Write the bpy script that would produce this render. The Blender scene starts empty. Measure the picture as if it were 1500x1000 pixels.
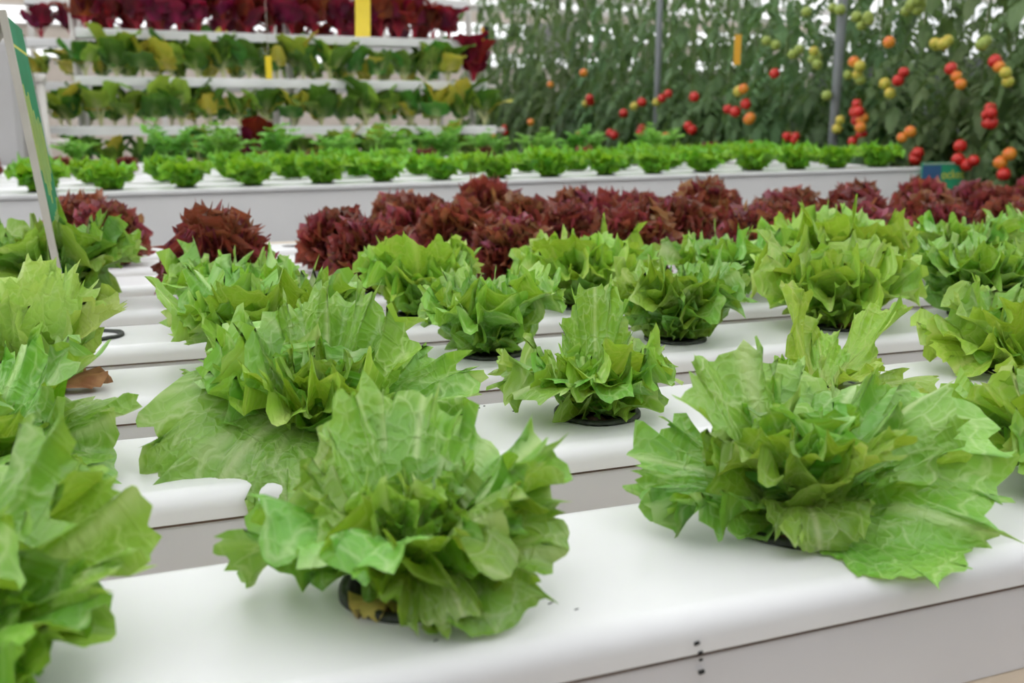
import bpy, bmesh, math, random
from mathutils import Matrix, Vector, noise
R = math.radians
scn = bpy.context.scene
col = scn.collection

# ------------------------------------------------------------------ camera, light, exposure
TZ = 0.85                       # height of the near channel table
YAW, PITCH = 0.3709, 0.2215
CAMZ = TZ + 0.1894
cd = bpy.data.cameras.new('camera'); cam = bpy.data.objects.new('camera', cd); col.objects.link(cam)
cam.location = (0, 0, CAMZ)
cam.rotation_euler = (math.pi / 2 - PITCH, 0, -YAW)
cd.sensor_width = 36; cd.lens = 1422.9 / 1500 * 36
cd.clip_start = 0.02; cd.clip_end = 200
cd.dof.use_dof = True; cd.dof.focus_distance = 0.69; cd.dof.aperture_fstop = 10.0
scn.camera = cam

w = bpy.data.worlds.new('world'); scn.world = w; w.use_nodes = True
bg = w.node_tree.nodes['Background']
bg.inputs[0].default_value = (0.97, 0.985, 1.0, 1); bg.inputs[1].default_value = 1.45

sd = bpy.data.lights.new('sun', 'SUN'); sun = bpy.data.objects.new('sun', sd); col.objects.link(sun)
sd.energy = 3.0; sd.angle = R(25); sd.color = (1.0, 0.98, 0.96)
sun.location = (0, 0, 8)
sun.rotation_euler = (R(18), R(14), 0)

scn.cycles.max_bounces = 7
scn.view_settings.view_transform = 'Standard'
scn.view_settings.look = 'None'
scn.view_settings.exposure = 0.48
scn.view_settings.gamma = 1.0
scn.view_settings.use_curve_mapping = False

# the near table drains: its plane tips 1.6 degrees away from the viewer
_ax = Vector((math.cos(YAW), -math.sin(YAW), 0))
_c = Vector((0, 0, CAMZ))
FM = Matrix.Translation(_c) @ Matrix.Rotation(-0.028, 4, _ax) @ Matrix.Translation(-_c) @ Matrix.Translation((0, 0, TZ))

# ------------------------------------------------------------------ node helpers
def newmat(name):
    m = bpy.data.materials.new(name); m.use_nodes = True
    nt = m.node_tree
    for n in list(nt.nodes): nt.nodes.remove(n)
    out = nt.nodes.new('ShaderNodeOutputMaterial')
    return m, nt, out
class G:
    def __init__(s, nt): s.nt = nt
    def n(s, t, **kw):
        x = s.nt.nodes.new(t)
        for k, v in kw.items(): setattr(x, k, v)
        return x
    def set(s, sock, v):
        if hasattr(v, 'bl_idname') or hasattr(v, 'is_linked'): s.nt.links.new(v, sock)
        else: sock.default_value = v
    def math(s, op, a, b=0.0, clamp=False):
        x = s.n('ShaderNodeMath', operation=op); x.use_clamp = clamp
        s.set(x.inputs[0], a); s.set(x.inputs[1], b); return x.outputs[0]
    def attr(s, name):
        return s.n('ShaderNodeAttribute', attribute_name=name)
    def rng(s, v, a, b, c=0.0, d=1.0):
        x = s.n('ShaderNodeMapRange'); x.clamp = True
        s.set(x.inputs[0], v)
        for i, q in enumerate((a, b, c, d)): s.set(x.inputs[1 + i], q)
        return x.outputs[0]
    def mix(s, f, a, b):
        x = s.n('ShaderNodeMix', data_type='RGBA')
        s.set(x.inputs[0], f); s.set(x.inputs[6], a); s.set(x.inputs[7], b); return x.outputs[2]
    def noise(s, vec, scale, detail=2.0):
        x = s.n('ShaderNodeTexNoise'); x.inputs['Scale'].default_value = scale; x.inputs['Detail'].default_value = detail
        if vec is not None: s.nt.links.new(vec, x.inputs['Vector'])
        return x
    def voro(s, vec, scale):
        x = s.n('ShaderNodeTexVoronoi', feature='DISTANCE_TO_EDGE'); x.inputs['Scale'].default_value = scale
        s.nt.links.new(vec, x.inputs['Vector']); return x.outputs['Distance']
def c4(c): return (c[0], c[1], c[2], 1.0)
def srgb(r, g, b):
    f = lambda u: (u / 255 / 12.92) if u / 255 <= 0.04045 else ((u / 255 + 0.055) / 1.055) ** 2.4
    return (f(r), f(g), f(b), 1.0)

def plain(name, colr, rough=0.5, spec=0.5, metal=0.0, var=0.0, scale=20.0, bump=0.0, col2=None):
    m, nt, out = newmat(name); g = G(nt)
    b = g.n('ShaderNodeBsdfPrincipled')
    b.inputs['Roughness'].default_value = rough; b.inputs['Metallic'].default_value = metal
    b.inputs['Specular IOR Level'].default_value = spec
    tc = g.n('ShaderNodeTexCoord')
    nz = g.noise(tc.outputs['Object'], scale, 4.0)
    c2 = col2 or tuple(min(1, x * (1 - var)) for x in colr[:3]) + (1.0,)
    nt.links.new(g.mix(g.rng(nz.outputs['Fac'], 0.38, 0.66), colr, c2), b.inputs['Base Color'])
    if bump:
        bp = g.n('ShaderNodeBump'); bp.inputs['Strength'].default_value = bump; bp.inputs['Distance'].default_value = 0.002
        nt.links.new(nz.outputs['Fac'], bp.inputs['Height']); nt.links.new(bp.outputs[0], b.inputs['Normal'])
    nt.links.new(b.outputs[0], out.inputs[0])
    return m

def leafmat(name, base, dark, vein, pale, trans, tmix=0.33, rough=0.42, veins=1.0, bump=0.5, edge=None, jitter=0.05, spec=0.45):
    """fan leaf: attributes lt (angle, -1..1), lr (0..1 base to margin); UV flat leaf in decimetres"""
    m, nt, out = newmat(name); g = G(nt)
    lt = g.attr('lt').outputs['Fac']; lr = g.attr('lr').outputs['Fac']
    uv = g.n('ShaderNodeUVMap'); uv.uv_map = 'UVMap'
    oi = g.n('ShaderNodeObjectInfo')
    seed = g.math('MULTIPLY', oi.outputs['Random'], 37.0)
    cx = g.n('ShaderNodeCombineXYZ')
    g.set(cx.inputs[0], g.math('MULTIPLY', lt, 3.1)); g.set(cx.inputs[1], g.math('MULTIPLY', lr, 1.5)); g.set(cx.inputs[2], seed)
    nz = g.noise(uv.outputs[0], 5.0, 3.0)
    va = g.n('ShaderNodeVectorMath', operation='MULTIPLY_ADD')
    nt.links.new(nz.outputs['Color'], va.inputs[0]); va.inputs[1].default_value = (0.35, 0.35, 0.0); nt.links.new(cx.outputs[0], va.inputs[2])
    d1 = g.voro(va.outputs[0], 2.1)
    cu = g.n('ShaderNodeVectorMath', operation='MULTIPLY_ADD')
    nt.links.new(nz.outputs['Color'], cu.inputs[0]); cu.inputs[1].default_value = (0.18, 0.18, 0.0); nt.links.new(uv.outputs[0], cu.inputs[2])
    d2 = g.voro(cu.outputs[0], 13.0)
    v1 = g.rng(d1, 0.0, 0.055, 1.0, 0.0); v2 = g.rng(d2, 0.0, 0.09, 1.0, 0.0)
    mid = g.rng(g.math('MULTIPLY', g.math('ABSOLUTE', lt), lr), 0.004, 0.028, 1.0, 0.0)
    v = g.math('MAXIMUM', g.math('MULTIPLY', v1, 0.75), g.math('MULTIPLY', v2, 0.32))
    v = g.math('MULTIPLY', g.math('MAXIMUM', v, mid), veins)
    big = g.noise(uv.outputs[0], 2.2, 3.0)
    cc = g.mix(g.rng(big.outputs['Fac'], 0.35, 0.65), base, dark)
    if edge is not None:
        cc = g.mix(g.rng(g.math('ADD', lr, g.math('MULTIPLY', g.math('SUBTRACT', big.outputs['Fac'], 0.5), 1.3)), 0.58, 1.05), cc, edge)
    cc = g.mix(g.rng(lr, 0.45, 0.05), cc, pale)
    cc = g.mix(g.math('MULTIPLY', v, 0.72), cc, vein)
    hs = g.n('ShaderNodeHueSaturation')
    g.set(hs.inputs['Hue'], g.rng(oi.outputs['Random'], 0, 1, 0.5 - jitter * 0.3, 0.5 + jitter * 0.3))
    g.set(hs.inputs['Value'], g.rng(g.math('FRACT', seed), 0, 1, 1 - jitter * 3, 1 + jitter * 3)); nt.links.new(cc, hs.inputs['Color'])
    b = g.n('ShaderNodeBsdfPrincipled'); b.inputs['Roughness'].default_value = rough
    b.inputs['Specular IOR Level'].default_value = spec
    nt.links.new(hs.outputs[0], b.inputs['Base Color'])
    t = g.n('ShaderNodeBsdfTranslucent')
    nt.links.new(g.mix(0.75, hs.outputs[0], trans), t.inputs['Color'])
    hgt = g.math('ADD', g.math('MULTIPLY', g.rng(d1, 0, 0.25), 0.7), g.math('MULTIPLY', g.rng(d2, 0, 0.3), 0.5))
    bp = g.n('ShaderNodeBump'); bp.inputs['Strength'].default_value = bump; bp.inputs['Distance'].default_value = 0.0022
    nt.links.new(hgt, bp.inputs['Height']); nt.links.new(bp.outputs[0], b.inputs['Normal']); nt.links.new(bp.outputs[0], t.inputs['Normal'])
    ms = g.n('ShaderNodeMixShader'); ms.inputs[0].default_value = tmix
    nt.links.new(b.outputs[0], ms.inputs[1]); nt.links.new(t.outputs[0], ms.inputs[2]); nt.links.new(ms.outputs[0], out.inputs[0])
    return m

M = {}
M['green'] = leafmat('lettuce_green', srgb(140, 192, 78), srgb(114, 172, 58), srgb(206, 226, 160), srgb(196, 218, 134), srgb(190, 218, 46), spec=.75, rough=.38, bump=.45, tmix=.27, jitter=.07)
M['pale'] = leafmat('lettuce_pale', srgb(184, 212, 112), srgb(160, 200, 92), srgb(214, 228, 160), srgb(216, 222, 160), srgb(200, 218, 80))
M['lime'] = leafmat('lettuce_lime', srgb(160, 206, 80), srgb(136, 190, 66), srgb(204, 222, 136), srgb(198, 216, 124), srgb(196, 216, 50), spec=.7, rough=.38, bump=.45, tmix=.28, jitter=.07)
M['bench'] = leafmat('bench_green', srgb(124, 190, 54), srgb(96, 166, 44), srgb(180, 218, 110), srgb(176, 214, 100), srgb(180, 222, 40), veins=0.4)
M['red'] = leafmat('lettuce_red', srgb(158, 86, 60), srgb(138, 108, 60), srgb(176, 124, 100), srgb(150, 130, 80), srgb(196, 90, 66), tmix=0.28, rough=0.30, spec=.8, bump=.9, veins=0.5, edge=srgb(126, 52, 54), jitter=0.2)
M['chard'] = leafmat('chard_green', srgb(92, 138, 52), srgb(66, 112, 44), srgb(150, 178, 96), srgb(190, 200, 140), srgb(120, 170, 40), tmix=0.3, veins=0.5, jitter=0.16)
M['chard_lt'] = leafmat('chard_light', srgb(160, 192, 72), srgb(132, 174, 60), srgb(190, 206, 120), srgb(206, 212, 150), srgb(170, 200, 50), tmix=0.3, veins=0.5, jitter=0.1)
M['chard_yl'] = leafmat('chard_yellow', srgb(206, 194, 70), srgb(184, 190, 70), srgb(220, 214, 130), srgb(226, 214, 140), srgb(226, 204, 60), tmix=0.3, veins=0.4)
M['chard_red'] = leafmat('chard_red', srgb(116, 22, 38), srgb(84, 22, 34), srgb(170, 34, 54), srgb(170, 34, 54), srgb(170, 24, 36), tmix=0.32, veins=0.5, jitter=0.16)
M['stalk'] = plain('chard_stalk', srgb(204, 206, 150), 0.4, var=0.15)
M['stalk_red'] = plain('chard_stalk_red', srgb(176, 24, 54), 0.4, var=0.3)
M['herb'] = leafmat('herb_green', srgb(120, 190, 74), srgb(90, 164, 60), srgb(180, 215, 120), srgb(170, 205, 110), srgb(150, 210, 60), veins=0.3)
M['tomleaf'] = leafmat('tomato_leaf', srgb(106, 132, 88), srgb(80, 108, 66), srgb(140, 162, 116), srgb(120, 146, 96), srgb(130, 164, 80), tmix=0.35, rough=0.5, veins=0.3, jitter=0.12)
M['tomstem'] = plain('tomato_stem', srgb(110, 140, 70), 0.55, var=0.25)
M['tom_red'] = plain('tomato_red', srgb(206, 44, 34), 0.25, var=0.2, scale=6)
M['tom_or'] = plain('tomato_orange', srgb(226, 104, 40), 0.25, col2=srgb(222, 150, 50), scale=14)
M['tom_yl'] = plain('tomato_yellow', srgb(204, 176, 60), 0.3, col2=srgb(170, 176, 70), scale=14)
M['tom_gr'] = plain('tomato_green', srgb(150, 168, 74), 0.3, var=0.2, scale=14)
M['dead'] = plain('withered_leaf', srgb(186, 138, 96), 0.7, col2=srgb(150, 100, 66), scale=60, bump=0.4)
M['deadyl'] = plain('yellowed_leaf', srgb(226, 204, 120), 0.6, col2=srgb(206, 178, 96), scale=60)
M['pvc'] = plain('white_pvc', (0.83, 0.83, 0.83, 1), 0.32, 0.45, var=0.05, scale=9)
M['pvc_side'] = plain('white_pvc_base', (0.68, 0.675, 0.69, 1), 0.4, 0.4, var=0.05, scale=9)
M['seam'] = plain('seam_shadow_gap', srgb(96, 76, 62), 0.8, var=0.3)
M['ink'] = plain('black_ink', srgb(26, 28, 26), 0.6, var=0.2)
M['cup'] = plain('black_plastic_cup', srgb(34, 38, 34), 0.55, col2=srgb(58, 66, 52), scale=160, bump=0.25)
M['medium'] = plain('growing_medium', srgb(104, 76, 52), 0.9, col2=srgb(62, 44, 32), scale=220, bump=0.9)
M['plug'] = plain('algae_stained_plug', srgb(150, 112, 66), 0.85, col2=srgb(86, 66, 40), scale=200, bump=0.8)
M['ply'] = plain('pale_plywood', srgb(206, 192, 172), 0.6, col2=srgb(190, 172, 150), scale=7)
M['steel'] = plain('galvanised_steel', srgb(150, 152, 154), 0.42, metal=0.6, var=0.15, scale=6)
M['greypost'] = plain('grey_painted_post', srgb(126, 130, 134), 0.5, var=0.15, scale=8)
M['panel'] = plain('bench_panel_white', (.86, .855, .85, 1), 0.45, var=0.04, scale=3)
M['floor'] = plain('concrete_floor', srgb(96, 95, 95), 0.8, var=0.2, scale=3)
M['wallb'] = plain('shade_cloth', srgb(206, 194, 182), 0.8, var=0.08, scale=4)
M['dado'] = plain('grey_wall_board', srgb(92, 94, 98), 0.8, var=0.1, scale=4)
M['beam'] = plain('white_beam', srgb(210, 206, 200), 0.5, var=0.06)
M['cab'] = plain('grey_cabinet', srgb(178, 176, 176), 0.4, var=0.08, scale=3)
M['dark'] = plain('dark_gap', srgb(70, 62, 58), 0.7, var=0.2)
M['fan'] = plain('fan_grey', srgb(138, 138, 132), 0.6, var=0.15, scale=5)
M['signgreen'] = plain('sign_green', srgb(38, 128, 84), 0.6, spec=.15, col2=srgb(46, 140, 98), scale=18)
M['signmint'] = plain('sign_mint', srgb(54, 168, 122), 0.5, var=0.08, scale=18)
M['signyel'] = plain('sign_yellow', srgb(226, 222, 84), 0.4, var=0.1)
M['signblue'] = plain('sign_blue', srgb(64, 108, 152), 0.4, var=0.1)
M['signback'] = plain('sign_back', srgb(196, 190, 180), 0.5, var=0.1)
M['trap'] = plain('sticky_trap_yellow', srgb(232, 204, 40), 0.3, var=0.06, scale=12)
M['trap_or'] = plain('sticky_trap_amber', srgb(216, 160, 36), 0.3, var=0.1, scale=12)
M['string'] = plain('string', srgb(196, 190, 176), 0.8, var=0.1)
M['strawwhite'] = plain('white_clip', srgb(232, 232, 230), 0.4, var=0.04)

def film(name, colr, tr):
    m, nt, out = newmat(name); g = G(nt)
    tc = g.n('ShaderNodeTexCoord'); nz = g.noise(tc.outputs['Object'], 1.2, 3.0)
    cc = g.mix(g.rng(nz.outputs['Fac'], 0.4, 0.65), colr, tuple(x * 0.93 for x in colr[:3]) + (1,))
    d = g.n('ShaderNodeBsdfDiffuse'); t = g.n('ShaderNodeBsdfTranslucent')
    nt.links.new(cc, d.inputs[0]); nt.links.new(cc, t.inputs[0])
    ms = g.n('ShaderNodeMixShader'); ms.inputs[0].default_value = tr
    nt.links.new(d.outputs[0], ms.inputs[1]); nt.links.new(t.outputs[0], ms.inputs[2]); nt.links.new(ms.outputs[0], out.inputs[0])
    return m
M['film'] = film('roof_film', (0.92, 0.925, 0.93, 1), 0.72)

def clear(name):
    m, nt, out = newmat(name); g = G(nt)
    t = g.n('ShaderNodeBsdfTransparent'); t.inputs[0].default_value = (0.95, 0.97, 0.97, 1)
    gl = g.n('ShaderNodeBsdfGlossy'); gl.inputs['Roughness'].default_value = 0.1
    fr = g.n('ShaderNodeFresnel'); fr.inputs[0].default_value = 1.4
    ms = g.n('ShaderNodeMixShader'); nt.links.new(fr.outputs[0], ms.inputs[0])
    nt.links.new(t.outputs[0], ms.inputs[1]); nt.links.new(gl.outputs[0], ms.inputs[2]); nt.links.new(ms.outputs[0], out.inputs[0])
    return m
M['acrylic'] = clear('clear_acrylic')

# ------------------------------------------------------------------ object helpers
def meshobj(name, verts, faces, mat, parent=None, smooth=True, attrs=None, uv=None):
    me = bpy.data.meshes.new(name); me.from_pydata(verts, [], faces); me.update()
    finish(me, mat, smooth, attrs, uv)
    return link(name, me, parent)
def finish(me, mat, smooth=True, attrs=None, uv=None):
    if mat is not None: me.materials.append(mat)
    if smooth: me.polygons.foreach_set('use_smooth', [True] * len(me.polygons))
    if attrs:
        for k, vals in attrs.items():
            a = me.attributes.new(k, 'FLOAT', 'POINT'); a.data.foreach_set('value', vals)
    if uv:
        l = me.uv_layers.new(name='UVMap')
        idx = [0] * len(me.loops); me.loops.foreach_get('vertex_index', idx)
        flat = []
        for i in idx: flat += uv[i]
        l.data.foreach_set('uv', flat)
def link(name, data, parent=None):
    o = bpy.data.objects.new(name, data); col.objects.link(o)
    if parent is not None: o.parent = parent
    return o
def tag(o, label=None, cat=None, group=None, kind=None):
    if label: o['label'] = label
    if cat: o['category'] = cat
    if group: o['group'] = group
    if kind: o['kind'] = kind
    return o
def empty(name, mw):
    o = bpy.data.objects.new(name, None); col.objects.link(o); o.empty_display_size = 0.02
    o.matrix_world = mw if isinstance(mw, Matrix) else Matrix.Translation(mw)
    return o
class MB:
    def __init__(s): s.v = []; s.f = []
    def box(s, a, b, bev=0.0):
        if bev <= 0:
            n = len(s.v); x0, y0, z0 = a; x1, y1, z1 = b
            s.v += [(x0, y0, z0), (x1, y0, z0), (x1, y1, z0), (x0, y1, z0), (x0, y0, z1), (x1, y0, z1), (x1, y1, z1), (x0, y1, z1)]
            s.f += [tuple(n + i for i in q) for q in ((3, 2, 1, 0), (4, 5, 6, 7), (0, 1, 5, 4), (1, 2, 6, 5), (2, 3, 7, 6), (3, 0, 4, 7))]
        else:
            bm = bmesh.new(); bmesh.ops.create_cube(bm, size=1)
            for v in bm.verts: v.co = Vector([(a[i] + b[i]) / 2 + v.co[i] * (b[i] - a[i]) for i in range(3)])
            bmesh.ops.bevel(bm, geom=bm.edges[:], offset=bev, segments=2, affect='EDGES', profile=0.5)
            n = len(s.v); bm.verts.index_update()
            s.v += [tuple(v.co) for v in bm.verts]; s.f += [tuple(n + v.index for v in f.verts) for f in bm.faces]; bm.free()
        return s
    def tube(s, pts, rad, seg=8, cap=True):
        pts = [Vector(p) for p in pts]; n = len(s.v)
        for i, p in enumerate(pts):
            t = (pts[min(i + 1, len(pts) - 1)] - pts[max(i - 1, 0)]).normalized()
            a = t.orthogonal().normalized() if i == 0 else (a0 - t * a0.dot(t)).normalized()
            a0 = a; b = t.cross(a); r = rad[i] if isinstance(rad, (list, tuple)) else rad
            for k in range(seg):
                q = 2 * math.pi * k / seg; s.v.append(tuple(p + a * r * math.cos(q) + b * r * math.sin(q)))
        for i in range(len(pts) - 1):
            for k in range(seg):
                k2 = (k + 1) % seg
                s.f.append((n + i * seg + k, n + i * seg + k2, n + (i + 1) * seg + k2, n + (i + 1) * seg + k))
        if cap:
            s.f.append(tuple(n + k for k in reversed(range(seg)))); s.f.append(tuple(n + (len(pts) - 1) * seg + k for k in range(seg)))
        return s
    def lathe(s, prof, seg=32, c=(0, 0, 0)):
        n = len(s.v)
        for r, z in prof:
            for k in range(seg):
                q = 2 * math.pi * k / seg; s.v.append((c[0] + r * math.cos(q), c[1] + r * math.sin(q), c[2] + z))
        for i in range(len(prof) - 1):
            for k in range(seg):
                k2 = (k + 1) % seg
                s.f.append((n + i * seg + k, n + i * seg + k2, n + (i + 1) * seg + k2, n + (i + 1) * seg + k))
        return s
    def sweep(s, prof, x0, x1):     # profile (y,z) open polyline swept along x
        n = len(s.v); m = len(prof)
        for x in (x0, x1): s.v += [(x, y, z) for y, z in prof]
        for i in range(m - 1): s.f.append((n + i, n + m + i, n + m + i + 1, n + i + 1))
        return s
    def build(s, name, mat, parent=None, smooth=False):
        return meshobj(name, s.v, s.f, mat, parent, smooth)

def autosmooth(o, ang=40):
    me = o.data
    me.polygons.foreach_set('use_smooth', [True] * len(me.polygons))
    bm = bmesh.new(); bm.from_mesh(me)
    for e in bm.edges:
        if len(e.link_faces) == 2 and e.calc_face_angle(0) > R(ang): e.smooth = False
    bm.to_mesh(me); bm.free()
    return o

# ------------------------------------------------------------------ the setting
def slab(name, a, b, mat, parent=None):
    o = MB().box(a, b).build(name, mat, parent)
    if parent is None: o['kind'] = 'structure'
    return o
slab('floor', (-7, -2.5, -0.1), (11, 14.2, 0.0), M['floor'])
# roof film over the whole house, with its purlins
ceil = slab('ceiling', (-7, -2.5, 2.62), (11, 14.0, 2.63), M['film'])
for i, y in enumerate((1.0, 4.0, 7.0, 10.0, 12.0, 13.3)):
    MB().box((-7, y - 0.03, 2.54), (11, y + 0.03, 2.615)).build('purlin', M['beam'], ceil)
# far gable: shade cloth strips between open vents
wb = empty('wall_back', (0, 14.0, 0)); wb['kind'] = 'structure'
for z0, z1, nm in ((0.0, 1.84, 'dado_panel'), (2.03, 2.24, 'shade_strip'), (2.46, 2.62, 'shade_strip')):
    MB().box((-7, 0, z0), (11, 0.03, z1)).build(nm, M['wallb'], wb)
for i in range(13):
    x = -7 + i * 1.5
    MB().box((x - 0.035, -0.05, 0), (x + 0.035, 0.0, 2.62)).build('mullion', M['beam'], wb)
for z in (1.84, 1.94, 2.03, 2.24, 2.35, 2.46):
    MB().box((-7, -0.03, z - 0.012), (11, 0.0, z + 0.012)).build('glazing_bar', M['beam'], wb)
# left side wall with glazing bars
wl = empty('wall_left', (-6.9, 0, 0)); wl['kind'] = 'structure'
for z0, z1, nm in ((0.0, 1.2, 'dado_panel'), (2.3, 2.62, 'shade_strip')):
    MB().box((0, -2.5, z0), (0.03, 14, z1)).build(nm, M['wallb'], wl)
for i in range(9):
    MB().box((0.0, -2.5 + i * 2, 0), (0.06, -2.43 + i * 2, 2.62)).build('mullion', M['beam'], wl)

# right and near walls, added to cut side light; only the right has film
wr = empty('wall_right', (10.9, 0, 0)); wr['kind'] = 'structure'
MB().box((0, -2.5, 0), (0.03, 14, 1.9)).build('dado_panel', M['dado'], wr)
MB().box((0, -2.5, 1.9), (0.02, 14, 2.62)).build('film_sheet', M['film'], wr)
wn = empty('wall_front', (0, -2.5, 0)); wn['kind'] = 'structure'
MB().box((-7, 0, 0), (11, 0.03, 1.9)).build('dado_panel', M['dado'], wn)
MB().box((-7, 0, 1.9), (11, 0.03, 2.62)).build('light_block_panel', M['dado'], wn)  # unseen, made solid to block daylight from the viewer's side

# ------------------------------------------------------------------ leaf generator
def fan_leaf(seed, L=0.09, wid=1.0, e0=60, e1=10, cup=6.0, ruf=0.010, nrf=9.5, lobes=21, tooth=0.09, fine=0.055, curl=0.0,
             twist=0.0, base=0.006, z0=0.0, nt=144, nr=14, half=104, gam=1.0, narrow=0.0, tipdip=0.0, az=0.0, roll=0.0, ovate=False, rexp=2.8, hang=False):
    rnd = random.Random(seed)
    ph = [rnd.uniform(0, 6.28) for _ in range(8)]
    ctrl = [(0, 1.0), (20, 0.99), (40, 0.90), (58, 0.74), (75, 0.52), (90, 0.30), (104, 0.13)]
    if ovate: ctrl = [(0, 1.0), (9, 0.98), (19, 0.90), (34, 0.72), (58, 0.52), (80, 0.44), (98, 0.36), (104, 0.26)]
    def prof(a):
        a = abs(a)
        for (a0, r0), (a1, r1) in zip(ctrl, ctrl[1:]):
            if a <= a1:
                t = (a - a0) / (a1 - a0); t = t * t * (3 - 2 * t) * 0.4 + t * 0.6
                return r0 + (r1 - r0) * t
        return ctrl[-1][1]
    V = []; lt = []; lr = []; uv = []
    # spine table
    NS = 40; S = [(base, z0)]; T = []
    for i in range(NS + 1):
        u = min(1.0, i / NS * 1.0)
        e = R(e0 + (e1 - e0) * (u ** gam))
        T.append(e)
        if i < NS + 0: S.append((S[-1][0] + math.cos(e) * L * 1.15 / NS, S[-1][1] + math.sin(e) * L * 1.15 / NS))
    def spine(y):
        q = max(0.0, min(NS - 1e-6, y / (L * 1.15) * NS)); i = int(q); f = q - i
        p = (S[i][0] + (S[i + 1][0] - S[i][0]) * f, S[i][1] + (S[i + 1][1] - S[i][1]) * f)
        return p, T[i] + (T[min(i + 1, NS)] - T[i]) * f
    sa, ca = math.sin(az), math.cos(az)
    for j in range(nt + 1):
        s = j / nt * 2 - 1; a = s * half
        ar = R(a)
        wv = ar + 0.16 * math.sin(3.1 * ar + ph[0]) + 0.07 * math.sin(7.3 * ar + ph[1])
        xq = wv * lobes / 2.0 + ph[2]; sp = (1 - abs(math.sin(xq))) ** 1.9; alt = math.cos(xq) * abs(math.cos(xq)) ** 3
        sp2 = (1 - abs(math.sin(wv * lobes * 1.37 + ph[3]))) ** 1.3
        ff = 1 - abs(math.sin(wv * lobes * 3.1 + ph[4]))
        env = min(1.0, (half - abs(a)) / 30.0)
        rr = prof(a) * (1 + env * (tooth * (sp * 1.2 - 0.3) + tooth * 0.7 * (sp2 - 0.35) + fine * (ff - 0.4) + 0.05 * math.sin(wv * 4.3 + ph[4])))
        wr1 = math.sin(wv * nrf + ph[5]); wc1 = math.cos(wv * nrf * 1.9 + ph[6] + 0.6); wr2 = math.sin(wv * nrf * 1.9 + ph[6]); wr3 = math.sin(wv * nrf * 3.7 + ph[7])
        for i in range(nr + 1):
            r = (i / nr) ** 0.85
            aq = ar + env * 0.075 * r ** 4 * wc1
            x = rr * r * math.sin(aq) * L * 1.0 * wid; y = rr * r * math.cos(aq) * L
            if narrow: x *= (1 - narrow * (1 - min(1, max(0, y / L)) ** 0.8))
            yy = y + 0.15 * L * r * 0
            h = ruf * env * (r ** rexp * wr1 * 1.15 + r ** (rexp * 1.4) * wr2 * 0.75 + r ** (rexp * 2) * wr3 * 0.4 + r ** 7 * alt * 0.55)
            h += min(1, r * 2) * (L / 0.09) * (0.0034 * noise.noise((x * 42, y * 34, ph[1] * 9)) + 0.0009 * noise.noise((x * 130, y * 110, ph[0] * 9)))
            h -= curl * r ** 3
            (px, pz), e = spine(max(y, -0.02 * L))
            k = cup if abs(cup) > 1e-3 else 1e-3
            kx = k * x
            lx = math.sin(kx) / k; ln = (1 - math.cos(kx)) / k + h
            tw = roll * min(1.0, r * 3) + twist * y / L
            if tw: lx, ln = lx * math.cos(tw) - ln * math.sin(tw), lx * math.sin(tw) + ln * math.cos(tw)
            X = px - math.sin(e) * ln; Z = pz + math.cos(e) * ln - tipdip * r * r
            if y < 0: X += y
            V.append((X * ca - lx * sa, X * sa + lx * ca, Z)); lt.append(s); lr.append(r); uv.append((x * 10, y * 10))
    F = []
    w_ = nr + 1
    for j in range(nt):
        for i in range(nr):
            F.append((j * w_ + i, (j + 1) * w_ + i, (j + 1) * w_ + i + 1, j * w_ + i + 1))
    return V, F, lt, lr, uv
def leaf_mesh(name, mat, zmin=None, **kw):
    V, F, lt, lr, uv = fan_leaf(**kw)
    if kw.get('hang'): zmin = None
    if zmin is not None:     # leaves that reach the channel top lie on it
        V = [(x, y, max(z, zmin + 0.10 * (z - zmin)) if z < zmin else z) for x, y, z in V]
    me = bpy.data.meshes.new(name); me.from_pydata(V, [], F); me.update()
    finish(me, mat, True, {'lt': lt, 'lr': lr}, uv)
    return me
def joined_leaf_mesh(name, specs, mat, zmin=None):
    VV = []; FF = []; A = []; B = []; UV = []
    for kw in specs:
        V, F, lt, lr, uv = fan_leaf(**kw)
        if zmin is not None: V = [(x, y, max(z, zmin + 0.1 * (z - zmin)) if z < zmin else z) for x, y, z in V]
        n = len(VV); VV += V; FF += [tuple(n + i for i in f) for f in F]; A += lt; B += lr; UV += uv
    me = bpy.data.meshes.new(name); me.from_pydata(VV, [], FF); me.update()
    finish(me, mat, True, {'lt': A, 'lr': B}, UV)
    return me

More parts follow.
